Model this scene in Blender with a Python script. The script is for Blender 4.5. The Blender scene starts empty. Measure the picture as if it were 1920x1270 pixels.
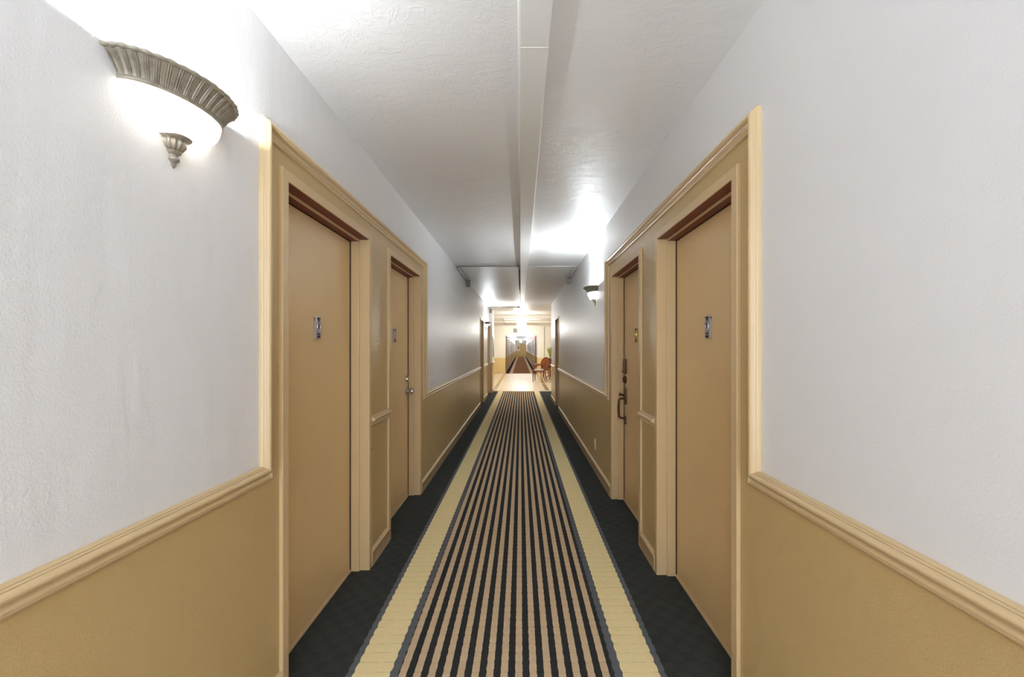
import bpy, bmesh, math, random
from mathutils import Vector, Matrix
random.seed(4)
PI = math.pi
scene = bpy.context.scene
C = scene.collection

# ------------------------------------------------------------------ camera, world, exposure
XL, XR, CEIL, CAMZ = -0.94, 0.832, 2.552, 1.365
cam_d = bpy.data.cameras.new('camera')
cam = bpy.data.objects.new('camera', cam_d); C.objects.link(cam)
cam.location = (0, 0, CAMZ); cam.rotation_euler = (PI/2, 0, 0)
cam_d.sensor_width = 36; cam_d.lens = 794/1920*36
cam_d.shift_x = -16/1920; cam_d.shift_y = 18/1920
cam_d.clip_start = 0.02; cam_d.clip_end = 200
scene.camera = cam
w = bpy.data.worlds.new('world'); scene.world = w; w.use_nodes = True
w.node_tree.nodes['Background'].inputs[0].default_value = (0.88, 0.985, 1.10, 1)
w.node_tree.nodes['Background'].inputs[1].default_value = 1.7
vs = scene.view_settings
vs.view_transform = 'Standard'; vs.look = 'None'; vs.gamma = 1; vs.use_curve_mapping = False
vs.exposure = 1.88
scene.cycles.max_bounces = 10; scene.cycles.diffuse_bounces = 8; scene.cycles.glossy_bounces = 4
scene.cycles.sample_clamp_indirect = 6.0
scene.cycles.caustics_reflective = False; scene.cycles.caustics_refractive = False
BULB_W = 12.0          # each wall sconce
GLASS_E = 1.4
LOBBY_W = 14.0

# ------------------------------------------------------------------ materials
def lin(c):
    f = lambda v: v/12.92 if v <= 0.04045 else ((v+0.055)/1.055)**2.4
    return (f(c[0]/255), f(c[1]/255), f(c[2]/255), 1)
class N:
    def __init__(s, name):
        s.m = bpy.data.materials.new(name); s.m.use_nodes = True
        s.t = s.m.node_tree; s.b = s.t.nodes['Principled BSDF']
        s.out = s.t.nodes['Material Output']
    def n(s, typ, **k):
        x = s.t.nodes.new(typ)
        for a, v in k.items():
            if a.startswith('i_'):
                x.inputs[int(a[2:])].default_value = v
            else: setattr(x, a, v)
        return x
    def l(s, a, b): s.t.links.new(a, b)
    def math(s, op, a, b=None, c=None):
        x = s.t.nodes.new('ShaderNodeMath'); x.operation = op
        for i, v in enumerate((a, b, c)):
            if v is None: continue
            if isinstance(v, (int, float)): x.inputs[i].default_value = v
            else: s.l(v, x.inputs[i])
        return x.outputs[0]
    def mix(s, f, a, b):
        x = s.t.nodes.new('ShaderNodeMix'); x.data_type = 'RGBA'
        for i, v in ((0, f), (6, a), (7, b)):
            if isinstance(v, (int, float)): x.inputs[i].default_value = v
            elif isinstance(v, tuple): x.inputs[i].default_value = v
            else: s.l(v, x.inputs[i])
        return x.outputs[2]
    def obj(s):
        return s.n('ShaderNodeTexCoord').outputs['Object']
    def scaled(s, v, sc):
        m = s.n('ShaderNodeMapping'); m.inputs['Scale'].default_value = sc
        s.l(v, m.inputs[0]); return m.outputs[0]
    def noise(s, v, scale, detail=3, rough=0.55):
        x = s.n('ShaderNodeTexNoise'); x.inputs['Scale'].default_value = scale
        x.inputs['Detail'].default_value = detail; x.inputs['Roughness'].default_value = rough
        if v is not None: s.l(v, x.inputs['Vector'])
        return x.outputs['Fac']
    def bump(s, h, strength, dist):
        x = s.n('ShaderNodeBump'); x.inputs['Strength'].default_value = strength
        x.inputs['Distance'].default_value = dist
        s.l(h, x.inputs['Height']); s.l(x.outputs[0], s.b.inputs['Normal'])
def simple(name, col, rough=0.5, metal=0.0, spec=0.5, noise=None, emit=None, estr=0):
    k = N(name)
    k.b.inputs['Base Color'].default_value = lin(col)
    k.b.inputs['Roughness'].default_value = rough
    k.b.inputs['Metallic'].default_value = metal
    k.b.inputs['Specular IOR Level'].default_value = spec
    o = k.obj()
    if noise:
        sc, amt = noise
        f = k.noise(o, sc)
        d = tuple(c*(1-amt) for c in lin(col)[:3])+(1,)
        k.l(k.mix(f, lin(col), d), k.b.inputs['Base Color'])
    if emit:
        k.b.inputs['Emission Color'].default_value = lin(emit)
        k.b.inputs['Emission Strength'].default_value = estr
    return k.m

def wall_mat(name, col, rough, bump, streak):
    k = N(name); o = k.obj()
    base = lin(col); d = tuple(c*0.93 for c in base[:3])+(1,)
    k.l(k.mix(k.noise(o, 1.3, 2), base, d), k.b.inputs['Base Color'])
    k.b.inputs['Roughness'].default_value = rough
    fine = k.noise(o, 190, 3, 0.6)
    broad = k.noise(k.scaled(o, (1, 1, .22)), 9, 2)
    h = k.math('ADD', fine, k.math('MULTIPLY', broad, streak))
    k.bump(h, bump, 0.004)
    return k.m
M = {}
M['white'] = wall_mat('white_eggshell_paint', (230, 229, 230), 0.42, 0.36, 3.5)
M['white_smooth'] = wall_mat('white_smooth_paint', (230, 229, 230), 0.42, 0.14, 2.0)
M['tan'] = wall_mat('tan_paint', (197, 170, 119), 0.33, 0.32, 2.0)
M['trim'] = simple('cream_gloss_trim', (210, 184, 142), 0.36, noise=(4, .03))
M['door'] = simple('tan_door_paint', (228, 196, 144), 0.34, noise=(2.2, .10))
M['frame'] = simple('tan_frame_paint', (208, 181, 138), 0.38, noise=(4, .04))
M['head_shade'] = simple('red_brown_head_shade', (112, 38, 28), 0.45, noise=(8, .15))  # shade on the door head soffits, painted in as a red-brown colour
M['beam'] = simple('smooth_white_beam_paint', (224, 223, 222), 0.42, noise=(3, .04))
M['caulk'] = simple('white_caulk', (228, 226, 222), 0.5)

def ceiling_mat():
    k = N('trowelled_ceiling_plaster'); o = k.obj()
    k.b.inputs['Roughness'].default_value = 0.46
    k.l(k.mix(k.noise(o, 1.1, 2), lin((231, 231, 232)), lin((222, 221, 222))), k.b.inputs['Base Color'])
    wn = k.n('ShaderNodeTexNoise'); wn.inputs['Scale'].default_value = 5; wn.inputs['Detail'].default_value = 3
    k.l(o, wn.inputs['Vector'])
    vm = k.n('ShaderNodeVectorMath', operation='SCALE'); k.l(wn.outputs['Color'], vm.inputs[0]); vm.inputs[3].default_value = 0.22
    va = k.n('ShaderNodeVectorMath', operation='ADD'); k.l(o, va.inputs[0]); k.l(vm.outputs[0], va.inputs[1])
    v = va.outputs[0]
    n1 = k.noise(k.scaled(v, (1, 1.5, 1)), 9, 5, 0.65)
    ridge = k.math('SUBTRACT', 1.0, k.math('MULTIPLY', k.math('ABSOLUTE', k.math('SUBTRACT', n1, 0.5)), 22.0))
    ridge = k.math('MAXIMUM', ridge, 0.0)
    gate = k.math('SUBTRACT', k.noise(o, 2.6, 2), 0.42)
    gate = k.math('MINIMUM', k.math('MAXIMUM', k.math('MULTIPLY', gate, 6.0), 0.0), 1.0)
    n3 = k.noise(v, 38, 4, 0.6)
    plate = k.math('MULTIPLY', k.math('GREATER_THAN', n3, 0.56), gate)
    ridge = k.math('MULTIPLY', ridge, k.math('ADD', 0.25, k.math('MULTIPLY', gate, 0.75)))
    h = k.math('ADD', k.math('MULTIPLY', ridge, 0.55), k.math('MULTIPLY', plate, 0.35))
    h = k.math('ADD', h, k.math('MULTIPLY', k.noise(o, 14, 3), 1.0))
    h = k.math('ADD', h, k.math('MULTIPLY', k.noise(k.scaled(o, (1, 2.5, 1)), 5, 2), 1.6))
    k.bump(h, 0.36, 0.0045)
    return k.m
M['ceiling'] = ceiling_mat()

def carpet_mat(name, brown, dark, tan, cc=-0.068, side1=(58, 61, 60), side2=(62, 65, 63), edge=(104, 108, 114)):
    k = N(name); o = k.obj()
    sp = k.n('ShaderNodeSeparateXYZ'); k.l(o, sp.inputs[0])
    X, Y = sp.outputs[0], sp.outputs[1]
    row = k.math('DIVIDE', Y, 0.0575)
    fr = k.math('FRACT', row)
    # pile edges bulge inside each woven row
    bul = k.math('SUBTRACT', k.math('SINE', k.math('MULTIPLY', fr, PI)), 0.6)
    jit = k.math('MULTIPLY', k.math('SUBTRACT', k.noise(o, 45, 2), 0.5), 0.0055)
    x = k.math('ADD', k.math('SUBTRACT', X, cc), jit)
    ax = k.math('ABSOLUTE', x)
    P = 0.0607
    ph = k.math('SUBTRACT', k.math('FRACT', k.math('ADD', k.math('DIVIDE', x, P), 0.5)), 0.5)
    dist = k.math('MULTIPLY', k.math('ABSOLUTE', ph), P)
    hw = k.math('ADD', 0.0152, k.math('MULTIPLY', bul, 0.0012))
    stripe = k.math('LESS_THAN', dist, hw)
    stripe = k.math('MULTIPLY', stripe, k.math('LESS_THAN', ax, 0.444))
    # shift the border bands: left begins .017 closer in
    xs = k.math('ADD', ax, k.math('MULTIPLY', k.math('LESS_THAN', x, 0.0), 0.017))
    b2 = k.math('MULTIPLY', bul, 0.0045)
    g1 = k.math('GREATER_THAN', xs, k.math('SUBTRACT', 0.461, b2))
    t1 = k.math('GREATER_THAN', xs, k.math('SUBTRACT', 0.495, b2))
    t2 = k.math('LESS_THAN', xs, k.math('ADD', 0.650, b2))
    g2 = k.math('LESS_THAN', xs, k.math('ADD', 0.677, b2))
    grey = k.math('MULTIPLY', g1, g2); tanm = k.math('MULTIPLY', t1, t2)
    side = k.math('GREATER_THAN', xs, 0.66)
    fuzz = k.noise(o, 420, 2, 0.7); mott = k.noise(o, 26, 3)
    def var(c, a):
        lo = tuple(v*(1-a) for v in lin(c)[:3])+(1,); hi = tuple(min(1, v*(1+a)) for v in lin(c)[:3])+(1,)
        return k.mix(k.math('ADD', k.math('MULTIPLY', mott, 0.6), k.math('MULTIPLY', fuzz, 0.4)), lo, hi)
    # side field: checker of two very close charcoals
    chk = k.math('GREATER_THAN', k.math('MULTIPLY', k.math('SINE', k.math('MULTIPLY', X, PI/0.055)), k.math('SINE', k.math('MULTIPLY', Y, PI/0.0575))), 0.0)
    sidec = k.mix(chk, lin(side1), lin(side2))
    col = k.mix(side, lin(dark), sidec)
    col = k.mix(stripe, col, var(brown, 0.26))
    col = k.mix(grey, col, lin(edge))
    col = k.mix(tanm, col, var(tan, 0.14))
    # thin dark seam at the end of every row
    seam = k.math('MULTIPLY', k.math('LESS_THAN', fr, 0.04), k.math('MULTIPLY', k.math('GREATER_THAN', mott, 0.5), 0.4))
    col = k.mix(seam, col, lin((40, 36, 30)))
    k.l(col, k.b.inputs['Base Color'])
    k.b.inputs['Roughness'].default_value = 0.95
    k.b.inputs['Specular IOR Level'].default_value = 0.1
    rowh = k.math('POWER', k.math('SINE', k.math('MULTIPLY', fr, PI)), 0.35)
    h = k.math('ADD', k.math('MULTIPLY', rowh, 0.7), k.math('MULTIPLY', fuzz, 0.45))
    h = k.math('ADD', h, k.math('MULTIPLY', k.math('MAXIMUM', stripe, tanm), 0.5))
    h = k.math('ADD', h, k.math('MULTIPLY', chk, 0.3))
    k.bump(h, 0.5, 0.003)
    return k.m
M['carpet'] = carpet_mat('striped_corridor_carpet', (212, 188, 156), (54, 56, 57), (255, 230, 178))
M['carpet_far'] = carpet_mat('striped_far_carpet', (172, 120, 76), (84, 50, 34), (206, 180, 146), cc=0.04, side1=(46, 30, 24), side2=(52, 35, 28), edge=(150, 128, 104))

def tile_mat():
    k = N('cream_lobby_tile'); o = k.obj()
    b = k.n('ShaderNodeTexBrick'); b.offset = 0.0
    b.inputs['Color1'].default_value = lin((238, 222, 194)); b.inputs['Color2'].default_value = lin((232, 214, 184))
    b.inputs['Mortar'].default_value = lin((205, 188, 158)); b.inputs['Scale'].default_value = 1
    b.inputs['Mortar Size'].default_value = 0.004; b.inputs['Brick Width'].default_value = 0.33; b.inputs['Row Height'].default_value = 0.33
    k.l(o, b.inputs['Vector']); k.l(b.outputs['Color'], k.b.inputs['Base Color'])
    k.b.inputs['Roughness'].default_value = 0.3
    return k.m
M['tile'] = tile_mat()
M['tile_band'] = simple('brown_border_tile', (190, 166, 126), 0.18, noise=(7, .1))
M['tan_lobby'] = simple('yellow_tan_lobby_paint', (222, 198, 138), 0.5, noise=(2, .05))
M['cream_lobby'] = simple('cream_lobby_paint', (240, 236, 226), 0.5, noise=(2, .04))
M['chrome'] = simple('brushed_nickel', (196, 192, 190), 0.25, 1.0)
M['silver'] = simple('silver_plate', (186, 182, 188), 0.32, 0.7)
M['black'] = simple('black_enamel', (18, 15, 16), 0.35)
M['seal'] = simple('dark_brown_gap_shade', (40, 24, 18), 0.7)  # dark colour for the shade in the gap around each leaf
M['navy'] = simple('dark_blue_name_slot', (26, 28, 58), 0.3)
M['brass'] = simple('polished_brass', (214, 186, 96), 0.25, 0.9)
M['bronze'] = simple('antique_bronze', (92, 62, 44), 0.33, 0.8)
M['white_plastic'] = simple('white_plastic', (222, 210, 192), 0.35)
M['galv'] = simple('galvanised_conduit', (150, 146, 140), 0.35, 0.8, noise=(20, .2))
M['conduit_white'] = simple('painted_conduit', (196, 193, 188), 0.35)
M['boxmetal'] = simple('grey_junction_box', (132, 125, 118), 0.5, 0.3, noise=(60, .3))
M['wood'] = simple('cherry_wood', (122, 40, 22), 0.3, noise=(14, .3))
M['wood_light'] = simple('orange_cherry_wood', (176, 92, 40), 0.35, noise=(14, .2))
M['fabric'] = simple('cream_upholstery', (198, 184, 156), 0.85, noise=(40, .15))
M['leaf'] = simple('yellow_green_leaf', (176, 184, 82), 0.5, noise=(9, .4))
M['darkpot'] = simple('dark_glazed_pot', (44, 26, 20), 0.25)
M['exit'] = simple('red_exit_face', (215, 60, 50), 0.4, emit=(235, 70, 60), estr=1.6)
M['exit_letter'] = simple('exit_letter_white', (250, 235, 230), 0.4, emit=(255, 235, 230), estr=2.0)
M['grille'] = simple('grey_grille', (150, 148, 140), 0.5, 0.2)
M['picture'] = simple('blue_grey_print', (128, 146, 158), 0.25, noise=(12, .35))
M['glassglow'] = simple('lit_frosted_glass', (250, 246, 238), 0.3, emit=(255, 249, 238), estr=GLASS_E)
M['note'] = simple('red_brown_notice', (176, 110, 84), 0.5)

def pewter():
    k = N('antiqued_pewter_plaster'); o = k.obj()
    f = k.noise(o, 55, 4, 0.6)
    k.l(k.mix(k.math('MULTIPLY', k.math('MAXIMUM', k.math('SUBTRACT', f, 0.5), 0.0), 2.5), lin((160, 152, 138)), lin((92, 74, 56))), k.b.inputs['Base Color'])
    k.b.inputs['Roughness'].default_value = 0.42; k.b.inputs['Metallic'].default_value = 0.25
    return k.m
M['pewter'] = pewter()

# ------------------------------------------------------------------ helpers
def link(name, bm, mats, parent=None, smooth=False, recalc=True):
    if recalc: bmesh.ops.recalc_face_normals(bm, faces=bm.faces)
    me = bpy.data.meshes.new(name); bm.to_mesh(me); bm.free()
    for m in (mats if isinstance(mats, (list, tuple)) else [mats]): me.materials.append(M[m])
    if smooth:
        for p in me.polygons: p.use_smooth = True
    o = bpy.data.objects.new(name, me); C.objects.link(o)
    if parent: o.parent = parent
    return o
def autosmooth(o, deg=40):
    me = o.data
    for p in me.polygons: p.use_smooth = True
    bm = bmesh.new(); bm.from_mesh(me)
    for e in bm.edges:
        if len(e.link_faces) == 2 and e.calc_face_angle(0) > math.radians(deg): e.smooth = False
    bm.to_mesh(me); bm.free(); return o
def empty(name, loc, rz=0, label=None, cat=None, group=None, kind=None):
    o = bpy.data.objects.new(name, None); C.objects.link(o)
    o.location = loc; o.rotation_euler = (0, 0, rz); o.empty_display_size = .05
    return tag(o, label, cat, group, kind)
def tag(o, label=None, cat=None, group=None, kind=None):
    if label: o['label'] = label
    if cat: o['category'] = cat
    if group: o['group'] = group
    if kind: o['kind'] = kind
    return o
def box(bm, a, b, bev=0.0, mi=0):
    lo = Vector([min(a[i], b[i]) for i in range(3)]); hi = Vector([max(a[i], b[i]) for i in range(3)])
    vs_ = [bm.verts.new((x, y, z)) for x in (lo.x, hi.x) for y in (lo.y, hi.y) for z in (lo.z, hi.z)]
    fs = [bm.faces.new([vs_[i] for i in q]) for q in ((0,1,3,2),(4,6,7,5),(0,4,5,1),(2,3,7,6),(0,2,6,4),(1,5,7,3))]
    for f in fs: f.material_index = mi
    if bev > 0:
        es = list({e for f in fs for e in f.edges})
        bmesh.ops.bevel(bm, geom=es, offset=bev, segments=2, affect='EDGES', profile=0.6)
def tube(bm, pts, r, n=10, cap=True):
    pts = [Vector(p) for p in pts]; rs = r if isinstance(r, (list, tuple)) else [r]*len(pts)
    rings = []; up = None
    for i, p in enumerate(pts):
        if i == 0: d = pts[1]-p
        elif i == len(pts)-1: d = p-pts[i-1]
        else: d = (pts[i+1]-p).normalized()+(p-pts[i-1]).normalized()
        d.normalize()
        if up is None: up = Vector((0, 0, 1)) if abs(d.z) < .9 else Vector((1, 0, 0))
        a = d.cross(up).normalized(); b = a.cross(d).normalized(); up = b
        rings.append([bm.verts.new(p+(a*math.cos(t)+b*math.sin(t))*rs[i]) for t in [2*PI*j/n for j in range(n)]])
    for i in range(len(rings)-1):
        for j in range(n):
            bm.faces.new((rings[i][j], rings[i][(j+1) % n], rings[i+1][(j+1) % n], rings[i+1][j]))
    if cap:
        bm.faces.new(rings[0][::-1]); bm.faces.new(rings[-1])
def lathe(bm, prof, n=24, c=(0, 0, 0), axis='z', a0=0, a1=2*PI):
    """prof: list of (r, h)"""
    full = abs(a1-a0-2*PI) < 1e-6
    m = n if full else n+1
    rings = []
    for r, h in prof:
        ring = []
        for j in range(m):
            t = a0+(a1-a0)*j/n
            x, y = r*math.cos(t), r*math.sin(t)
            p = {'z': (x, y, h), 'x': (h, x, y), 'y': (x, h, y)}[axis]
            ring.append(bm.verts.new((p[0]+c[0], p[1]+c[1], p[2]+c[2])))
        rings.append(ring)
    for i in range(len(rings)-1):
        for j in range(m if full else m-1):
            k = (j+1) % m
            try: bm.faces.new((rings[i][j], rings[i][k], rings[i+1][k], rings[i+1][j]))
            except ValueError: pass
    bmesh.ops.remove_doubles(bm, verts=bm.verts, dist=1e-6)
class Side:
    """a corridor side wall: u runs along the corridor, p is how far a point stands out of the wall"""
    def __init__(s, x0, sg): s.x0, s.sg = x0, sg
    def P(s, u, z, p=0): return Vector((s.x0 - s.sg*p, u, z))
LW, RW = Side(XL, -1), Side(XR, 1)
def sbox(bm, S, u0, u1, z0, z1, p0, p1, bev=0, mi=0):
    box(bm, S.P(u0, z0, p0), S.P(u1, z1, p1), bev, mi)
def sweep(bm, S, path, prof, closed_prof=True, cap=True, mis=None):
    """profile (a, p): a is the offset to the right of the path in the wall plane, p the stand-off; mitred corners"""
    rings = []
    for i, (u, z) in enumerate(path):
        def nrm(a, b):
            d = Vector((b[0]-a[0], b[1]-a[1])).normalized(); return Vector((d.y, -d.x))
        if i == 0: nv = nrm(path[0], path[1])
        elif i == len(path)-1: nv = nrm(path[-2], path[-1])
        else:
            n1, n2 = nrm(path[i-1], path[i]), nrm(path[i], path[i+1])
            nv = (n1+n2)/(1+n1.dot(n2))
        rings.append([bm.verts.new(S.P(u+nv.x*a, z+nv.y*a, p)) for a, p in prof])
    m = len(prof)
    for i in range(len(rings)-1):
        for j in range(m if closed_prof else m-1):
            k = (j+1) % m
            f = bm.faces.new((rings[i][j], rings[i][k], rings[i+1][k], rings[i+1][j]))
            if mis: f.material_index = mis(i, j)
    if cap and closed_prof:
        bm.faces.new(rings[0]); bm.faces.new(rings[-1][::-1])

RAIL = [(0, 0), (0, .012), (.003, .016), (.0045, .0152), (.007, .022), (.0088, .021), (.012, .029), (.017, .0335), (.023, .0335), (.0285, .029),
        (.031, .021), (.034, .013), (.040, .0105), (.048, .0115), (.051, .0145), (.0525, .0115), (.0545, .0115), (.0565, .0150), (.061, .0135), (.065, .008), (.066, 0)]
BASE = [(0, 0), (0, .006), (.004, .012), (.010, .014), (.014, .019), (.020, .019), (.024, .016), (.105, .016), (.105, 0)]
RZ = 0.938   # top of chair rail
BZ = 0.106   # top of baseboard

# ------------------------------------------------------------------ walls with openings
def wall(name, S, us, zs, solid, matof, thick=0.15, paint='white'):
    """grid wall; solid(i, j) tells whether a cell is filled, matof(uc, zc) gives the paint"""
    bm = bmesh.new(); nu, nz = len(us)-1, len(zs)-1
    vc = {}
    def V(i, j, b):
        if (i, j, b) not in vc: vc[(i, j, b)] = bm.verts.new(S.P(us[i], zs[j], -thick if b else 0))
        return vc[(i, j, b)]
    def sol(i, j): return 0 <= i < nu and 0 <= j < nz and solid((us[i]+us[i+1])/2, (zs[j]+zs[j+1])/2)
    for i in range(nu):
        for j in range(nz):
            if not sol(i, j): continue
            mi = matof((us[i]+us[i+1])/2, (zs[j]+zs[j+1])/2)
            q = [[V(i, j, 0), V(i+1, j, 0), V(i+1, j+1, 0), V(i, j+1, 0)], [V(i, j, 1), V(i+1, j, 1), V(i+1, j+1, 1), V(i, j+1, 1)]]
            if not sol(i-1, j): q.append([V(i, j, 0), V(i, j+1, 0), V(i, j+1, 1), V(i, j, 1)])
            if not sol(i+1, j): q.append([V(i+1, j, 0), V(i+1, j+1, 0), V(i+1, j+1, 1), V(i+1, j, 1)])
            if not sol(i, j-1): q.append([V(i, j, 0), V(i+1, j, 0), V(i+1, j, 1), V(i, j, 1)])
            if not sol(i, j+1): q.append([V(i, j+1, 0), V(i+1, j+1, 0), V(i+1, j+1, 1), V(i, j+1, 1)])
            for f in q: bm.faces.new(f).material_index = mi
    o = link(name, bm, [paint, 'tan']); tag(o, kind='structure'); return o

Y0 = -2.2
CARPET_END = 13.38
L_DOORS = [(1.696, 2.600, 2.030), (3.034, 3.933, 2.030), (9.86, 10.66, 2.03), (12.02, 12.84, 2.03)]
R_DOORS = [(1.649, 2.546, 2.020), (2.945, 3.823, 2.010), (9.22, 10.02, 2.02)]
L_END, R_END = 13.6, 11.45
def side_wall(name, S, doors, frame, end, paint='white'):
    us = {Y0, end, frame[0], frame[1]}; zs = {0, .91, frame[2], CEIL+.1}
    cut = []
    for a, b, h in doors:
        us |= {a-.008, b+.008}; zs |= {h+.008}; cut.append((a-.008, b+.008, h+.008))
    us, zs = sorted(us), sorted(zs)
    solid = lambda u, z: not any(a < u < b and z < h for a, b, h in cut)
    mat = lambda u, z: 1 if (z < .91 or (frame[0] < u < frame[1] and z < frame[2])) else 0
    return wall(name, S, us, zs, solid, mat, paint=paint)
LF = (1.545, 4.130, 2.180); RF = (1.490, 4.028, 2.180)
side_wall('wall_left', LW, L_DOORS, LF, L_END)
side_wall('wall_right', RW, R_DOORS, RF, R_END, 'white_smooth')

# carpet floor (runs on between the walls up to the lobby tiles) and corridor ceiling
bm = bmesh.new(); box(bm, (-1.4, Y0, -.06), (1.35, CARPET_END, 0)); f = link('floor', bm, 'carpet'); tag(f, kind='structure')
LOBL, LOBR, LOBY = -3.2, 3.4, 22.7
bm = bmesh.new(); box(bm, (-1.1, Y0, CEIL), (1.0, R_END, CEIL+.1)); tag(link('ceiling', bm, 'ceiling'), kind='structure')

# ------------------------------------------------------------------ door frames and doors
def door(n, S, a, b, h, knobside=None, hw=None):
    root = empty('door_%d' % n, S.P((a+b)/2, 0, 0), kind='structure')
    def L(name, bm, mats, smooth=None, parent=root):
        o = link(name, bm, mats); 
        if smooth: autosmooth(o, smooth)
        o.matrix_world = Matrix.Translation(-Vector(root.location)); o.parent = root
        if parent is not root:
            o.matrix_world = Matrix.Identity(4); o.parent = parent
        return o
    prof = [(-.046, 0), (-.046, .010), (-.043, .013), (-.003, .013), (0, .010), (0, -.047), (.012, -.047), (.013, -.050), (.013, -.096), (0, -.096), (0, -.14), (-.008, -.14), (-.008, 0)]
    bm = bmesh.new()
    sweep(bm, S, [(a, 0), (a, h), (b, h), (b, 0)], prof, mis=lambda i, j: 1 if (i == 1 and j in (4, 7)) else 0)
    bmesh.ops.remove_doubles(bm, verts=bm.verts, dist=1e-6)
    L('door_frame', bm, ['frame', 'head_shade'])
    bm = bmesh.new(); sweep(bm, S, [(a, 0), (a, h), (b, h), (b, 0)], [(.002, -.0962), (.0165, -.0962), (.0165, -.1015), (.002, -.1015)]); L('door_seal', bm, 'seal')  # dark strip drawn in as the shaded gap between stop and leaf
    bm = bmesh.new(); sbox(bm, S, a+.001, b-.001, .014, h-.002, -.102, -.139, .0015)
    leaf = L('door_leaf', bm, 'door')
    bm = bmesh.new(); sbox(bm, S, a+.004, b-.004, 0, .011, -.092, -.139, .002); L('threshold', bm, 'trim')
    D = -.102
    def plate(u, z, mat):
        bm = bmesh.new(); sbox(bm, S, u-.027, u+.027, z-.056, z+.056, D, D+.011, .002); p = L('knocker_plate', bm, mat, 30)
        bm = bmesh.new(); c = S.P(u, z+.006, D+.011); r = .019
        lathe(bm, [(r*.62, 0), (r*.70, -S.sg*.005), (r*.95, -S.sg*.006), (r*1.05, 0)], 28, c, 'x')
        for v in bm.verts: v.co.z = c.z+(v.co.z-c.z)*1.25
        L('viewer_ring', bm, mat, 60)
        bm = bmesh.new(); lathe(bm, [(r*.6, 0), (r*.55, -S.sg*.002), (0.0001, -S.sg*.0025)], 24, c, 'x')
        for v in bm.verts: v.co.z = c.z+(v.co.z-c.z)*1.25
        L('viewer_lens', bm, 'black', 60)
        bm = bmesh.new(); sbox(bm, S, u-.015, u+.015, z+.047, z+.052, D+.011, D+.016); sbox(bm, S, u-.006, u+.006, z+.034, z+.048, D+.011, D+.014)
        L('knocker_hinge', bm, 'black')
        bm = bmesh.new(); sbox(bm, S, u-.014, u+.014, z-.036, z-.026, D+.0108, D+.013); L('name_slot', bm, 'navy')
        bm = bmesh.new(); lathe(bm, [(.010, 0), (.009, -S.sg*.006), (.0001, -S.sg*.009)], 20, S.P(u, z-.045, D+.011), 'x')
        for v in bm.verts: v.co.z = (z-.045)+(v.co.z-(z-.045))*.65
        L('knocker_button', bm, 'black', 50)
        bm = bmesh.new(); tube(bm, [S.P(u-.028, z+.045, D+.006), S.P(u-.033, z+.045, D+.006)], .003, 8); L('hinge_pin', bm, 'bronze')
    if hw:
        plate(hw['u'], 1.468, hw.get('m', 'silver'))
    sg = S.sg
    def rosette_knob(u, z, mat='chrome'):
        bm = bmesh.new(); c = S.P(u, z, D)
        lathe(bm, [(.032, 0), (.032, -sg*.004), (.024, -sg*.010), (.013, -sg*.012), (.011, -sg*.028), (.014, -sg*.034), (.026, -sg*.042), (.0285, -sg*.054), (.024, -sg*.064), (.0001, -sg*.067)], 28, c, 'x')
        L('door_knob', bm, mat, 40)
    def bolt(u, z, mat='chrome', r=.026):
        bm = bmesh.new(); c = S.P(u, z, D)
        lathe(bm, [(r, 0), (r, -sg*.010), (r*.85, -sg*.020), (r*.5, -sg*.022), (.0001, -sg*.022)], 28, c, 'x')
        L('deadbolt', bm, mat, 40)
    if knobside == 'knob_near': rosette_knob(a+.062, .93, 'bronze')
    if knobside == 'knob_far':
        rosette_knob(b-.07, .972); bolt(b-.075, 1.083)
    if knobside == 'handleset':
        u = b-.066
        bm = bmesh.new(); sbox(bm, S, u-.026, u+.026, 1.140, 1.268, D, D+.020, .004); sbox(bm, S, u-.016, u+.016, 1.148, 1.166, D+.018, D+.034, .003)
        L('keypad_lock', bm, 'bronze', 30)
        bm = bmesh.new(); sbox(bm, S, u-.021, u+.021, 1.158, 1.238, D+.0195, D+.0225, .002); L('keypad_cover', bm, 'black')
        bm = bmesh.new(); c = S.P(u, 1.085, D); lathe(bm, [(.034, 0), (.034, -sg*.006), (.026, -sg*.014), (.020, -sg*.026), (.0001, -sg*.028)], 28, c, 'x')
        L('deadbolt', bm, 'bronze', 40)
        bm = bmesh.new(); sbox(bm, S, u-.026, u+.026, .868, 1.005, D, D+.012, .004); L('escutcheon', bm, 'bronze', 30)
        bm = bmesh.new()
        tube(bm, [S.P(u, .915, D+.010), S.P(u, .918, D+.045), S.P(u, .905, D+.060), S.P(u, .86, D+.063), S.P(u, .80, D+.063), S.P(u, .757, D+.060), S.P(u, .745, D+.045), S.P(u, .742, D+.010)],
             [.009, .0085, .009, .010, .0105, .010, .0085, .008], 12); L('pull_grip', bm, 'bronze', 60)
        bm = bmesh.new(); tube(bm, [S.P(u, .945, D+.010), S.P(u, .950, D+.040), S.P(u, .957, D+.060)], [.010, .007, .012], 10); L('thumb_latch', bm, 'bronze', 60)
        bm = bmesh.new(); sbox(bm, S, u-.018, u+.018, .690, .765, D, D+.011, .004); L('grip_foot', bm, 'bronze', 30)
        bm = bmesh.new(); uu = hw['u']; tube(bm, [S.P(uu, 1.875, D+.004), S.P(uu, 1.832, D+.005), S.P(uu, 1.818, D+.014), S.P(uu, 1.824, D+.026)], .004, 8)
        sbox(bm, S, uu-.011, uu+.011, 1.828, 1.884, D, D+.004, .001); L('wreath_hook', bm, 'white_plastic', 50)
    return root
door(1, LW, *L_DOORS[0], knobside='knob_near', hw={'u': 2.160})
door(2, LW, *L_DOORS[1], knobside='knob_far', hw={'u': 3.485})
door(3, LW, *L_DOORS[2], knobside='knob_far', hw={'u': 10.26})
door(4, LW, *L_DOORS[3], knobside='knob_far', hw={'u': 12.43})
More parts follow.
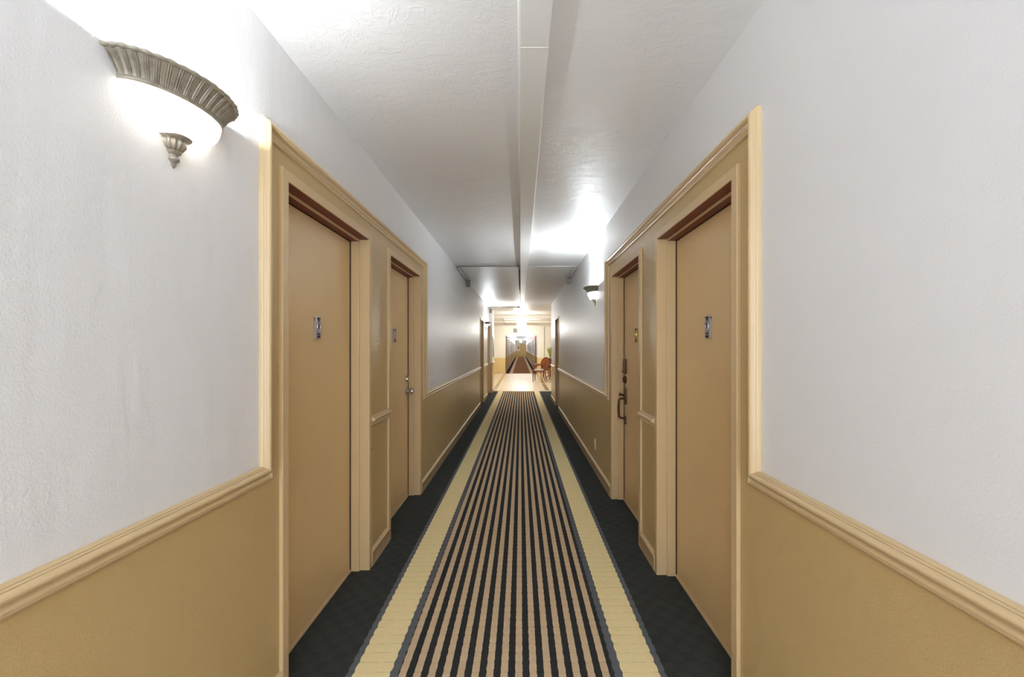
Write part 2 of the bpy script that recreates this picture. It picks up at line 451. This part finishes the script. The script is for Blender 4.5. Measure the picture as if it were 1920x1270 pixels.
door(5, RW, *R_DOORS[0], knobside='knob_near', hw={'u': 2.094})
door(6, RW, *R_DOORS[1], knobside='handleset', hw={'u': 3.39, 'm': 'brass'})
door(7, RW, *R_DOORS[2], knobside='knob_far', hw={'u': 9.62})

# ------------------------------------------------------------------ mouldings and baseboards
tn = [0]
def trim(bm, mat='trim', name=None):
    tn[0] += 1
    o = link(name or 'trim_%d' % tn[0], bm, mat); autosmooth(o, 50); return tag(o, kind='structure')
def rail(S, pts):
    bm = bmesh.new(); sweep(bm, S, pts, RAIL); trim(bm)
cas = .046
rail(LW, [(Y0, RZ), (1.522, RZ), (1.522, 2.205), (4.156, 2.205), (4.156, RZ), (L_DOORS[2][0]-cas, RZ)])
rail(LW, [(2.600+cas, RZ), (3.034-cas, RZ)])
rail(LW, [(L_DOORS[2][1]+cas, RZ), (L_DOORS[3][0]-cas, RZ)])
rail(RW, [(Y0, RZ), (1.465, RZ), (1.465, 2.205), (4.053, 2.205), (4.053, RZ), (R_DOORS[2][0]-cas, RZ)])
rail(RW, [(2.546+cas, RZ), (2.945-cas, RZ)])
rail(RW, [(R_DOORS[2][1]+cas, RZ), (R_END, RZ)])
def baseb(S, doors, end, name):
    e = [Y0]
    for a, b, h in doors: e += [a-cas, b+cas]
    e.append(end)
    for i in range(0, len(e), 2):
        if e[i+1]-e[i] < .05: continue
        bm = bmesh.new(); sweep(bm, S, [(e[i], BZ), (e[i+1], BZ)], BASE); trim(bm, name=name)
baseb(LW, L_DOORS, 12.95, 'baseboard_left'); baseb(RW, R_DOORS, R_END, 'baseboard_right')
# end pier of the left wall, standing a little into the corridor
bm = bmesh.new(); box(bm, (XL-.15, 12.95, 0), (-.865, 13.75, .91), mi=1); box(bm, (XL-.15, 12.95, .91), (-.865, 13.75, CEIL), mi=0)
o = link('wall_pier', bm, ['white', 'tan']); tag(o, kind='structure')
PL = Side(-.865, -1)
bm = bmesh.new(); sweep(bm, PL, [(12.95, RZ), (13.75, RZ)], RAIL); trim(bm)
bm = bmesh.new(); sweep(bm, PL, [(12.95, BZ), (13.75, BZ)], BASE); trim(bm, name='baseboard_left')

# ------------------------------------------------------------------ ceiling beam with caulked edges
BX0, BX1, BH = -.003, .108, .045
bm = bmesh.new(); box(bm, (BX0, Y0, CEIL-BH), (BX1, 1.607, CEIL+.01), .003); box(bm, (BX0, 1.611, CEIL-BH), (BX1, LOBY-.02, CEIL+.01), .003)
tag(link('ceiling_beam', bm, 'beam'), kind='structure')
bm = bmesh.new(); box(bm, (BX0+.001, 1.6065, CEIL-BH-.0012), (BX1-.001, 1.6115, CEIL-.01), 0)
tube(bm, [(BX0-.001, Y0, CEIL-.002), (BX0-.001, 12, CEIL-.002)], .006, 8); tube(bm, [(BX1+.001, Y0, CEIL-.002), (BX1+.001, 12, CEIL-.002)], .005, 8)
trim(bm, 'caulk')

# ------------------------------------------------------------------ wall sconces
def make_sconce(label, loc, sg, watt=None):
    """sg=-1: hangs on the left wall and faces +X"""
    W, Pj, Wg, Pg = .182, .126, .151, .088
    root = empty('wall_sconce', loc, 0 if sg < 0 else PI, label, 'wall light', 'bowl sconces along the corridor walls')
    n = 480; K = 14
    # crown: flared half ring with raised ribs; z=0 is the glass rim
    bm = bmesh.new(); rows = []
    for k in range(K+1):
        s = k/K; row = []
        for i in range(n+1):
            t = PI*i/n
            fl = s**1.5*.85+.15*s
            w_ = Wg+(W-Wg)*fl; p_ = Pg+(Pj-Pg)*fl
            xx = (i/n*21+.5) % 1.0
            g = lambda c, q: math.exp(-((xx-c)/q)**2)
            rib = .9*g(.36, .060)+1.0*g(.56, .075)-.55*g(.46, .035)-.5*g(.26, .05)-.35*g(.70, .06)
            rib += .35*(1-abs(xx-.5)*2 if xx > .7 or xx < .2 else 0)
            amp = .0052*math.sin(.25+min(1, s*1.1)*PI*.75)
            w_ += amp*rib; p_ += amp*rib
            row.append(bm.verts.new((p_*math.sin(t), -w_*math.cos(t), 0.003+s*.047)))
        rows.append(row)
    for k in range(K):
        for i in range(n): bm.faces.new((rows[k][i], rows[k][i+1], rows[k+1][i+1], rows[k+1][i]))
    crown = link('crown', bm, 'pewter', root, True, recalc=False)
    so = crown.modifiers.new('thickness', 'SOLIDIFY'); so.thickness = .004; so.offset = -1
    # rope rim
    bm = bmesh.new(); m = 12; rings = []
    for i in range(n+1):
        t = PI*i/n; c = Vector(((Pj+.002)*math.sin(t), -(W+.002)*math.cos(t), .0525))
        o_ = Vector((W*math.sin(t), -Pj*math.cos(t), 0)).normalized()
        ring = []
        for j in range(m):
            q = 2*PI*j/m; r = .0052+.0009*math.cos(42*t)+.0005*math.cos(21*t+q)
            ring.append(bm.verts.new(c+o_*math.cos(q)*r*1.15+Vector((0, 0, math.sin(q)*r))))
        rings.append(ring)
    for i in range(n):
        for j in range(m): bm.faces.new((rings[i][j], rings[i][(j+1) % m], rings[i+1][(j+1) % m], rings[i+1][j]))
    bm.faces.new(rings[0]); bm.faces.new(rings[-1][::-1])
    link('rope_rim', bm, 'pewter', root, True)
    # plain band holding the glass
    bm = bmesh.new(); rows = []
    for (dw, z) in ((.000, .005), (.003, .003), (.004, -.001), (.003, -.005), (-.001, -.006), (-.004, -.002), (-.004, .004)):
        rows.append([bm.verts.new(((Pg+dw)*math.sin(PI*i/60), -(Wg+dw)*math.cos(PI*i/60), z)) for i in range(61)])
    for k in range(len(rows)):
        a, b = rows[k], rows[(k+1) % len(rows)]
        for i in range(60): bm.faces.new((a[i], a[i+1], b[i+1], b[i]))
    link('glass_ring', bm, 'pewter', root, True)
    # glass bowl
    bm = bmesh.new(); rows = []
    for k in range(17):
        s = k/16; a = s*PI/2; f = math.cos(a)**.85; z = -.004-.078*math.sin(a)
        if k == 16: f = .02
        rows.append([bm.verts.new(((Pg-.003)*f*math.sin(PI*i/60)+.0005, -(Wg-.003)*f*math.cos(PI*i/60), z)) for i in range(61)])
    for k in range(16):
        for i in range(60): bm.faces.new((rows[k][i], rows[k][i+1], rows[k+1][i+1], rows[k+1][i]))
    link('glass_bowl', bm, 'glassglow', root, True)
    # finial against the wall
    bm = bmesh.new()
    prof = [(.0005, -.072), (.044, -.0725), (.046, -.076), (.042, -.080), (.033, -.083), (.030, -.086), (.0315, -.091), (.030, -.099), (.024, -.107), (.018, -.111), (.0205, -.114),
            (.018, -.118), (.012, -.122), (.0115, -.126), (.0155, -.130), (.016, -.135), (.011, -.141), (.006, -.144), (.0075, -.148), (.004, -.154), (.0003, -.158)]
    mseg = 60; rows = []
    for r, z in prof:
        fl = .12 if -.112 < z < -.084 else 0
        rows.append([bm.verts.new((r*(1+fl*(.5+.5*math.cos(14*(PI*i/mseg)))-fl/2)*math.sin(PI*i/mseg)*.95, -r*(1+fl*(.5+.5*math.cos(14*(PI*i/mseg)))-fl/2)*math.cos(PI*i/mseg), z)) for i in range(mseg+1)])
    for k in range(len(rows)-1):
        for i in range(mseg): bm.faces.new((rows[k][i], rows[k][i+1], rows[k+1][i+1], rows[k+1][i]))
    fo = link('finial', bm, 'pewter', root); autosmooth(fo, 35)
    bm = bmesh.new(); box(bm, (.0005, -.075, -.055), (.012, .075, .04), .003); link('backplate', bm, 'white_plastic', root)
    bm = bmesh.new(); lathe(bm, [(.0035, 0), (.0035, .004), (.0002, .005)], 12, (.025, -(Wg-.010), -.014), 'y'); link('set_screw', bm, 'bronze', root)
    for v in (-1, 1):
        bm = bmesh.new()
        lathe(bm, [(.012, -.03), (.012, 0), (.016, .004), (.020, .018), (.018, .032), (.010, .042), (.0003, .046)], 16, (.045, v*.05, -.043), 'z')
        link('light_bulb', bm, 'glassglow', root, True)
    return root
def copy_tree(o, parent=None):
    c = o.copy(); C.objects.link(c)
    if parent: c.parent = parent
    for ch in o.children: copy_tree(ch, c)
    return c
def bulb(S, u, z, watt=BULB_W, r=.014, p=.074):
    for v in (-.03, .03):
        ld = bpy.data.lights.new('sconce_light', 'POINT'); ld.energy = watt/2; ld.shadow_soft_size = r; ld.color = (.91, 1.0, 1.06)
        lo = bpy.data.objects.new('sconce_light', ld); C.objects.link(lo)
        lo.location = S.P(u+v, z+.050, p)
SZ = 2.008
s0 = make_sconce('large ribbed pewter sconce with glowing glass bowl, nearest the camera on the left wall', LW.P(1.138, SZ), -1); bulb(LW, 1.138, SZ, 3.8)
def put_sconce(S, u, z, label, watt=BULB_W):
    s = copy_tree(s0); s.location = S.P(u, z); s.rotation_euler = (0, 0, 0 if S.sg < 0 else PI); s['label'] = label; bulb(S, u, z, watt); return s
put_sconce(RW, 4.70, SZ-.025, 'lit ribbed bowl sconce high on the right wall just beyond the second right door', 10.0)
put_sconce(LW, 11.38, SZ, 'lit bowl sconce between the last two doors at the far end of the left wall')
s0.rotation_euler.x = math.radians(3.0)
# one more of the same lamps lights the stretch of corridor behind the viewer
for S, u in ((RW, -1.35),):
    put_sconce(S, u, SZ, 'lit bowl sconce on the right wall behind the viewer')

# ------------------------------------------------------------------ outlet, frame latch
root = empty('wall_outlet', RW.P(4.715, .295), 0, 'small cream electrical outlet low on the right tan wall above the baseboard', 'outlet')
bm = bmesh.new(); box(bm, (-.006, -.036, -.058), (0, .036, .058), .002); link('cover_plate', bm, 'white_plastic', root)
bm = bmesh.new()
for zc in (-.02, .02): box(bm, (-.009, -.017, zc-.014), (-.005, .017, zc+.014), .002)
link('sockets', bm, 'white_plastic', root)
bm = bmesh.new(); lathe(bm, [(.006, 0), (.006, .004), (.0002, .006)], 14, LW.P(2.625, .735, .013), 'x')
o = link('frame_bumper', bm, 'chrome'); tag(o, 'tiny chrome bumper on the far jamb of the nearest left door', 'bumper')

# ------------------------------------------------------------------ conduits and junction boxes
def conduit(name, pts, r, mat, label):
    bm = bmesh.new(); tube(bm, pts, r, 10); o = link(name, bm, mat, None, True); return tag(o, label, 'conduit')
zc = CEIL-.009
root = conduit('ceiling_conduit', [(-.908, 7.28, CEIL-.030), (-.912, 6.9, CEIL-.022), (-.918, 6.2, CEIL-.012), (-.90, 6.125, zc), (-.86, 6.10, zc), (-.03, 6.10, zc), (-.018, 6.10, zc-.002)], .0085, 'galv',
        'thin grey conduit crossing the ceiling left of the beam to the left wall box')
conduit('ceiling_conduit', [(.112, 6.10, zc), (.745, 6.10, zc), (.782, 6.115, zc), (.806, 6.16, CEIL-.012), (.806, 6.5, CEIL-.018), (.803, 7.0, CEIL-.030)], .0085, 'conduit_white',
        'thin white conduit crossing the ceiling right of the beam to the right wall box')
conduit('ceiling_conduit', [(-.018, 6.15, CEIL-.012), (-.018, 12.05, CEIL-.012)], .009, 'galv', 'straight grey conduit running away along the left edge of the ceiling beam')
conduit('ceiling_conduit', [(-.905, 12.75, CEIL-.03), (-.905, 12.3, CEIL-.016), (-.86, 12.2, zc), (-.06, 12.2, zc)], .009, 'galv', 'far grey conduit crossing the ceiling near the end of the left wall')
def jbox(label, c, s):
    root = empty('junction_box', c, 0, label, 'junction box', 'junction boxes on the ceiling conduit')
    bm = bmesh.new(); box(bm, (-s[0]/2, 0, -s[2]), (s[0]/2, s[1], 0), .003); link('box_body', bm, 'boxmetal', root)
    bm = bmesh.new(); box(bm, (-s[0]/2-.002, -.003, -s[2]-.002), (s[0]/2+.002, 0, .001), .001)
    for a in (-1, 1): lathe(bm, [(.004, 0), (.004, -.003), (.0002, -.004)], 8, (a*s[0]*.3, -.003, -s[2]/2+a*s[2]*.36), 'y')
    link('box_cover', bm, 'boxmetal', root); return root
jbox('grey metal junction box under the ceiling on the left wall', (XL+.037, 7.28, CEIL-.012), (.070, .06, .115))
jbox('grey metal junction box under the ceiling on the right wall', (XR-.037, 7.0, CEIL-.012), (.068, .06, .108))
jbox('small dark junction box beside the beam where the conduits meet', (-.026, 6.07, CEIL-.002), (.044, .08, .028))
jbox('small far junction box beside the beam near the lobby', (-.045, 12.1, CEIL-.002), (.07, .10, .035))
jbox('far grey junction box high at the end of the left wall', (XL+.04, 12.75, CEIL-.02), (.06, .06, .11))

# ------------------------------------------------------------------ lobby
bm = bmesh.new(); box(bm, (LOBL, CARPET_END, -.06), (LOBR, LOBY, 0)); box(bm, (1.35, R_END-.6, -.06), (LOBR, CARPET_END, 0)); tag(link('floor_lobby', bm, 'tile'), kind='structure')
bm = bmesh.new(); box(bm, (-.91, CARPET_END+.32, -.01), (-.78, LOBY, .002)); box(bm, (.81, CARPET_END+.32, -.01), (.94, LOBY, .002)); tag(link('trim_tile_band', bm, 'tile_band'), kind='structure')
bm = bmesh.new(); box(bm, (-.86, CARPET_END-.012, 0), (1.33, CARPET_END+.03, .006), .002); trim(bm, 'tile')
bm = bmesh.new(); box(bm, (LOBL, R_END, CEIL), (LOBR, LOBY+.2, CEIL+.1)); tag(link('ceiling_lobby', bm, 'beam'), kind='structure')
OX0, OX1, OZ = -.817, .90, 2.04
bm = bmesh.new()
for x0, x1 in ((LOBL, OX0), (OX1, LOBR)):
    box(bm, (x0, LOBY, 0), (x1, LOBY+.2, .84), mi=1); box(bm, (x0, LOBY, .84), (x1, LOBY+.2, CEIL), mi=0)
box(bm, (OX0, LOBY, OZ), (OX1, LOBY+.2, CEIL), mi=0)
tag(link('wall_lobby_back', bm, ['cream_lobby', 'tan_lobby']), kind='structure')
bm = bmesh.new(); box(bm, (LOBL-.15, 13.6, 0), (LOBL, LOBY+.2, CEIL+.1)); tag(link('wall_lobby_left', bm, 'cream_lobby'), kind='structure')
bm = bmesh.new(); box(bm, (LOBR, R_END-.6, 0), (LOBR+.15, LOBY+.2, CEIL+.1)); tag(link('wall_lobby_right', bm, 'cream_lobby'), kind='structure')
bm = bmesh.new(); box(bm, (XR+.15, R_END-.15, 0), (LOBR, R_END, CEIL+.1)); tag(link('wall_lobby_front', bm, 'cream_lobby'), kind='structure')
bm = bmesh.new(); box(bm, (LOBL, 13.6, 0), (XL-.14, 13.75, CEIL+.1)); tag(link('wall_lobby_front', bm, 'cream_lobby'), kind='structure')
bm = bmesh.new(); box(bm, (LOBL, LOBY-.02, 0), (OX0-.002, LOBY, .09), .004); box(bm, (OX1+.002, LOBY-.02, 0), (LOBR, LOBY, .09), .004); trim(bm, 'trim', 'baseboard_back')
for i, y in enumerate((15.6, 18.6, 20.6)):
    bm = bmesh.new(); box(bm, (LOBL, y, CEIL-.07), (BX0-.004, y+.16, CEIL+.01), .004); box(bm, (BX1+.004, y, CEIL-.07), (LOBR, y+.16, CEIL+.01), .004)
    tag(link('ceiling_beam', bm, 'cream_lobby'), kind='structure')
conduit('lobby_conduit', [(-.70, 17.0, CEIL-.02), (-.70, 18.5, CEIL-.10), (-.78, 21.2, CEIL-.02)], .012, 'galv', 'thin bent grey conduit on the lobby ceiling left of the lit lamp')
conduit('wall_conduit', [(1.27, LOBY-.02, CEIL-.02), (1.27, LOBY-.02, .86)], .018, 'conduit_white', 'vertical pale conduit on the lobby back wall right of the opening')
# ceiling lamps
def ceiling_lamp(label, x, y, first=None):
    if first: r = copy_tree(first); r.location = (x, y, CEIL-BH); r['label'] = label
    else:
        r = empty('ceiling_lamp', (x, y, CEIL-BH), 0, label, 'ceiling light', 'bowl lamps on the lobby ceiling')
        bm = bmesh.new(); lathe(bm, [(.0002, 0), (.075, 0), (.075, -.012), (.05, -.025), (.012, -.03), (.012, -.09), (.0002, -.09)], 24); link('canopy', bm, 'chrome', r, True)
        bm = bmesh.new(); lathe(bm, [(.215, -.13), (.222, -.138), (.222, -.150), (.214, -.155), (.208, -.150), (.208, -.135), (.215, -.13)], 40); link('lamp_ring', bm, 'chrome', r, True)
        bm = bmesh.new(); lathe(bm, [(.210, -.150), (.205, -.20), (.18, -.25), (.13, -.295), (.06, -.32), (.0005, -.325)], 40); link('lamp_shade', bm, 'glassglow', r, True)
        bm = bmesh.new(); lathe(bm, [(.0005, -.32), (.018, -.325), (.014, -.34), (.008, -.35), (.0003, -.36)], 16); link('lamp_finial', bm, 'chrome', r, True)
        bm = bmesh.new()
        for q in range(3):
            a = q*2*PI/3; tube(bm, [(.01*math.cos(a), .01*math.sin(a), -.07), (.21*math.cos(a), .21*math.sin(a), -.14)], .005, 8)
        link('lamp_arms', bm, 'chrome', r, True)
    ld = bpy.data.lights.new('lamp_light', 'POINT'); ld.energy = LOBBY_W; ld.shadow_soft_size = .12; ld.color = (.97, .96, .91)
    lo = bpy.data.objects.new('lamp_light', ld); C.objects.link(lo); lo.location = (x, y, CEIL-BH-.42)
    ld = bpy.data.lights.new('lamp_uplight', 'POINT'); ld.energy = LOBBY_W*.16; ld.shadow_soft_size = .06; ld.color = (.95, .97, .97)
    lo = bpy.data.objects.new('lamp_uplight', ld); C.objects.link(lo); lo.location = (x, y, CEIL-BH-.17)
    return r
c0 = ceiling_lamp('lit glass bowl ceiling lamp, nearest of the lobby lamps', .04, 14.3)
ceiling_lamp('lit glass bowl ceiling lamp in the middle of the lobby', .04, 17.4, c0)
ceiling_lamp('lit glass bowl ceiling lamp, farthest and lowest in view before the opening', .04, 21.5, c0)
# grille on the header
root = empty('wall_grille', (-.28, LOBY, 2.30), 0, 'square grey grille on the lobby header behind the lamp', 'grille')
bm = bmesh.new(); box(bm, (-.11, -.02, -.12), (.11, -.001, .12), .004); link('grille_frame', bm, 'grille', root)
bm = bmesh.new()
for i in range(7): box(bm, (-.09, -.026, -.095+i*.028), (.09, -.019, -.085+i*.028))
link('louvers', bm, 'boxmetal', root)
# exit sign
root = empty('exit_sign', (.62, LOBY+.55, 2.00), 0, 'small glowing red exit sign hanging at the mouth of the far corridor', 'sign')
bm = bmesh.new(); box(bm, (-.16, -.02, -.125), (.16, .02, .085), .006); link('sign_face', bm, 'exit', root)
bm = bmesh.new(); box(bm, (-.02, -.012, .085), (.02, .012, CEIL-2.00)); link('sign_stem', bm, 'white_plastic', root)
fc = bpy.data.curves.new('sign_letters', 'FONT'); fc.body = 'EXIT'; fc.size = .15; fc.align_x = 'CENTER'; fc.align_y = 'CENTER'; fc.extrude = .002
fo = bpy.data.objects.new('sign_letters', fc); C.objects.link(fo); fo.parent = root; fo.location = (0, -.0225, -.02); fo.rotation_euler = (PI/2, 0, 0)
bpy.context.view_layer.update()
me = bpy.data.meshes.new_from_object(fo); bpy.data.objects.remove(fo)
fo = bpy.data.objects.new('sign_letters', me); C.objects.link(fo); fo.parent = root; fo.location = (0, -.0225, -.02); fo.rotation_euler = (PI/2, 0, 0); me.materials.clear(); me.materials.append(M['exit_letter'])
# picture on the pier
root = empty('framed_picture', (-.865, 13.36, 1.42), 0, 'narrow blue-grey framed picture on the pier at the end of the left wall', 'picture')
bm = bmesh.new(); box(bm, (.0005, -.22, -.34), (.014, .22, .34), .004); link('picture_frame', bm, 'chrome', root)
bm = bmesh.new(); box(bm, (.010, -.19, -.31), (.016, .19, .31)); link('print', bm, 'picture', root)

# ------------------------------------------------------------------ armchairs
def make_chair(label, loc, rz):
    r = empty('armchair', loc, rz, label, 'chair', 'cherry wood armchairs in the lobby')
    # chair faces -Y in its own frame
    bm = bmesh.new(); box(bm, (-.25, -.24, .40), (.25, .22, .445), .012); link('seat_frame', bm, 'wood', r)
    bm = bmesh.new(); box(bm, (-.235, -.225, .440), (.235, .205, .505), .028); link('seat', bm, 'fabric', r, True)
    for sx in (-1, 1):
        bm = bmesh.new(); tube(bm, [(sx*.225, -.215, .42), (sx*.225, -.22, .34), (sx*.222, -.222, .2), (sx*.22, -.225, .0)], [.026, .024, .017, .012], 10); link('leg', bm, 'wood', r, True)
        bm = bmesh.new(); tube(bm, [(sx*.20, .20, .44), (sx*.20, .205, .30), (sx*.205, .24, .14), (sx*.21, .30, .0)], [.024, .022, .018, .014], 10); link('leg', bm, 'wood', r, True)
        bm = bmesh.new(); tube(bm, [(sx*.225, -.20, .43), (sx*.235, -.17, .52), (sx*.262, -.15, .60), (sx*.275, -.18, .655)], [.018, .015, .014, .016], 10)
        tube(bm, [(sx*.275, -.215, .650), (sx*.278, -.17, .665), (sx*.272, -.02, .665), (sx*.245, .12, .68), (sx*.20, .235, .70)], [.016, .02, .018, .016, .015], 10); link('armrest', bm, 'wood', r, True)
    # oval back: ring + pad, tilted
    def bk(a, k=1.0, d=0): 
        x = .235*k*math.cos(a); z = .24*k*math.sin(a); return (x, .225+d+(z+.24)*.22, .71+z)
    bm = bmesh.new(); n = 40; rings = []
    for i in range(n):
        a = 2*PI*i/n; c = Vector(bk(a)); o_ = Vector((math.cos(a), 0, math.sin(a)))
        rings.append([bm.verts.new(c+o_*.024*math.cos(q)+Vector((0, .016*math.sin(q), 0))) for q in [2*PI*j/8 for j in range(8)]])
    for i in range(n):
        for j in range(8): bm.faces.new((rings[i][j], rings[i][(j+1) % 8], rings[(i+1) % n][(j+1) % 8], rings[(i+1) % n][j]))
    link('back_frame', bm, 'wood', r, True)
    for nm, d, sgn, mt in (('backrest', -.004, -1, 'fabric'), ('back_panel', .010, 1, 'wood')):
        bm = bmesh.new(); rows = []
        for k in (1.0, .9, .7, .4, .02):
            rows.append([bm.verts.new(Vector(bk(2*PI*i/n, k*.94, d+sgn*.022*math.sqrt(1-k*k*.98))) + Vector((0, 0, 0))) for i in range(n)])
        for a, b in zip(rows, rows[1:]):
            for i in range(n): bm.faces.new((a[i], a[(i+1) % n], b[(i+1) % n], b[i]))
        # keep the tilt consistent for inner rings
        link(nm, bm, mt, r, True)
    for sx in (-1, 1):
        bm = bmesh.new(); tube(bm, [(sx*.20, .205, .42), (sx*.205, .24, .50), (sx*.20, .262, .60)], .02, 8); link('back_post', bm, 'wood', r, True)
    return r
a0 = make_chair('cherry wood armchair with cream seat, nearest in the lobby, facing left', (.77, 17.3, 0), -PI/2-.22)
a1 = copy_tree(a0); a1.location = (.93, 18.45, 0); a1.rotation_euler = (0, 0, -PI/2-1.0); a1['label'] = 'second cherry wood armchair, half hidden behind the nearer one, oval back showing'
for ch in a1.children:
    if ch.name.startswith('back_panel'):
        ch.data = ch.data.copy(); ch.data.materials[0] = M['wood_light']; ch['label'] = 'orange-brown oval back panel'
# plant on a pedestal table
root = empty('pedestal_table', (1.33, 19.0, 0), 0, 'dark pedestal table behind the lobby armchairs by the right wall end', 'table')
bm = bmesh.new(); lathe(bm, [(.0003, .60), (.24, .60), (.25, .612), (.24, .625), (.0003, .625)], 32); link('tabletop', bm, 'wood', root, True)
bm = bmesh.new(); lathe(bm, [(.03, .60), (.04, .5), (.02, .42), (.035, .3), (.028, .16), (.05, .1), (.0003, .09)], 16); link('pedestal', bm, 'wood', root, True)
for q in range(3):
    a = q*2*PI/3+.5; bm = bmesh.new(); tube(bm, [(.03*math.cos(a), .03*math.sin(a), .12), (.14*math.cos(a), .14*math.sin(a), .09), (.23*math.cos(a), .23*math.sin(a), .0)], [.02, .018, .014], 8); link('leg', bm, 'wood', root, True)
root = empty('potted_plant', (1.33, 19.0, .625), 0, 'yellow-green leafy plant in dark pot standing on the pedestal table', 'plant')
bm = bmesh.new(); lathe(bm, [(.0003, 0), (.06, 0), (.09, .08), (.095, .16), (.06, .24), (.07, .27), (.055, .27), (.045, .23), (.0003, .22)], 24); link('pot', bm, 'darkpot', root, True)
bm = bmesh.new()
for i in range(26):
    a = i*2.4; ln = .42+.28*random.random(); sp = .06+.17*random.random(); wd = .028+.014*random.random()
    prev = None; side = Vector((-math.sin(a), math.cos(a), 0))
    for k in range(7):
        s = k/6; p = Vector((math.cos(a)*sp*s**1.5, math.sin(a)*sp*s**1.5, .22+ln*(s-.12*s*s)))
        wv = wd*math.sin(PI*min(.98, .12+s*.86))
        cur = (bm.verts.new(p-side*wv), bm.verts.new(p+side*wv))
        if prev: bm.faces.new((prev[0], prev[1], cur[1], cur[0]))
        prev = cur
fo = link('foliage', bm, 'leaf', root, True)
fo.modifiers.new('thickness', 'SOLIDIFY').thickness = .002

# ------------------------------------------------------------------ far corridor
FE = 66.0
FL, FR = Side(OX0, -1), Side(OX1, 1)
bm = bmesh.new(); box(bm, (OX0-.3, LOBY, -.06), (OX1+.3, FE+.2, 0)); tag(link('floor_corridor', bm, 'carpet_far'), kind='structure')
bm = bmesh.new(); box(bm, (OX0-.3, LOBY+.2, CEIL), (OX1+.3, FE+.2, CEIL+.1)); tag(link('ceiling_corridor', bm, 'ceiling'), kind='structure')
def far_wall(name, S, starts):
    us = {LOBY+.2, FE+.2}; zs = [0, .91, 2.03, CEIL+.1]; cut = []
    for a in starts: us |= {a, a+.92}; cut.append((a, a+.92))
    wall(name, S, sorted(us), zs, lambda u, z: not (z < 2.03 and any(a < u < b for a, b in cut)), lambda u, z: 1 if z < .91 else 0)
FLD = [24.4, 28.8, 33.6, 38.6, 44, 50, 56.5]; FRD = [25.4, 30.0, 35.0, 40.2, 46, 52, 59]
far_wall('wall_left', FL, FLD); far_wall('wall_right', FR, FRD)
def far_door(n, S, a):
    b, h = a+.92, 2.03
    root = empty('door_%d' % n, S.P(a+.46, 0), kind='structure')
    inv = Matrix.Translation(-Vector(root.location))
    bm = bmesh.new(); sweep(bm, S, [(a, 0), (a, h), (b, h), (b, 0)], [(-.05, 0), (-.05, .014), (0, .014), (0, -.05), (.012, -.05), (.012, -.09), (0, -.09), (-.001, 0)])
    o = link('door_frame', bm, 'frame'); o.matrix_world = inv; o.parent = root
    bm = bmesh.new(); sbox(bm, S, a+.001, b-.001, .01, h-.002, -.091, -.13); o = link('door_leaf', bm, 'door'); o.matrix_world = inv; o.parent = root
    bm = bmesh.new(); lathe(bm, [(.03, 0), (.012, -S.sg*.01), (.012, -S.sg*.03), (.028, -S.sg*.045), (.0003, -S.sg*.065)], 12, S.P(b-.07, .97, -.091), 'x'); o = link('door_knob', bm, 'chrome'); o.matrix_world = inv; o.parent = root
nd = 8
for a in FLD: far_door(nd, FL, a); nd += 1
for a in FRD: far_door(nd, FR, a); nd += 1
for S, ds, nm in ((FL, FLD, 'left'), (FR, FRD, 'right')):
    e = [LOBY+.2]
    for a in ds: e += [a-.05, a+.97]
    e.append(FE)
    for i in range(0, len(e), 2):
        bm = bmesh.new(); sweep(bm, S, [(e[i], RZ), (e[i+1], RZ)], RAIL); trim(bm)
        bm = bmesh.new(); sweep(bm, S, [(e[i], BZ), (e[i+1], BZ)], BASE); trim(bm, name='baseboard_'+nm)
words = ['first', 'second', 'third', 'fourth', 'fifth', 'sixth', 'seventh']
for side_n, S, ys in (('left', FL, (27.0, 31.4, 36.2, 41.5, 47.2, 53.5, 60)), ('right', FR, (28.2, 32.8, 37.8, 43.4, 49.4, 56, 62.5))):
    for i, y in enumerate(ys):
        put_sconce(S, y, SZ, 'tiny lit bowl sconce in the far corridor, %s along its %s wall' % (words[i], side_n), BULB_W*1.3)
bm = bmesh.new(); box(bm, (OX0-.3, FE, 0), (OX1+.3, FE+.2, .91), mi=1); box(bm, (OX0-.3, FE, .91), (OX1+.3, FE+.2, CEIL+.1), mi=0); tag(link('wall_corridor_end', bm, ['cream_lobby', 'tan_lobby']), kind='structure')
dx = .34
ceiling_lamp('tiny added bowl lamp brightening the far corridor before the end door', .04, 61.5, c0)  # lamp added to brighten the dark end of the corridor
root = empty('door_%d' % nd, (dx, FE, 0), kind='structure')
bm = bmesh.new(); box(bm, (-.42, -.03, 0), (.42, -.005, 1.99), .003); link('door_leaf', bm, 'tan_lobby', root)
bm = bmesh.new(); box(bm, (-.47, -.035, 0), (-.42, 0, 2.04)); box(bm, (.42, -.035, 0), (.47, 0, 2.04)); box(bm, (-.47, -.035, 1.99), (.47, 0, 2.04)); link('door_frame', bm, 'frame', root)
bm = bmesh.new(); box(bm, (-.42, FE-.02, 1.2), (-.24, FE-.001, 1.65), .003); tag(link('wall_notice', bm, 'note'), 'small reddish notice on the end wall left of the far door', 'notice')
for i, y in enumerate((25.5, 29.5, 34, 39.5, 46, 54)):
    conduit('ceiling_conduit', [(-.79, y+.3, CEIL-.02), (-.72, y, CEIL-.012), (.82, y, CEIL-.012), (.88, y+.3, CEIL-.02)], .012, 'galv', 'thin conduit across the far corridor ceiling, %s from the lobby' % words[i])
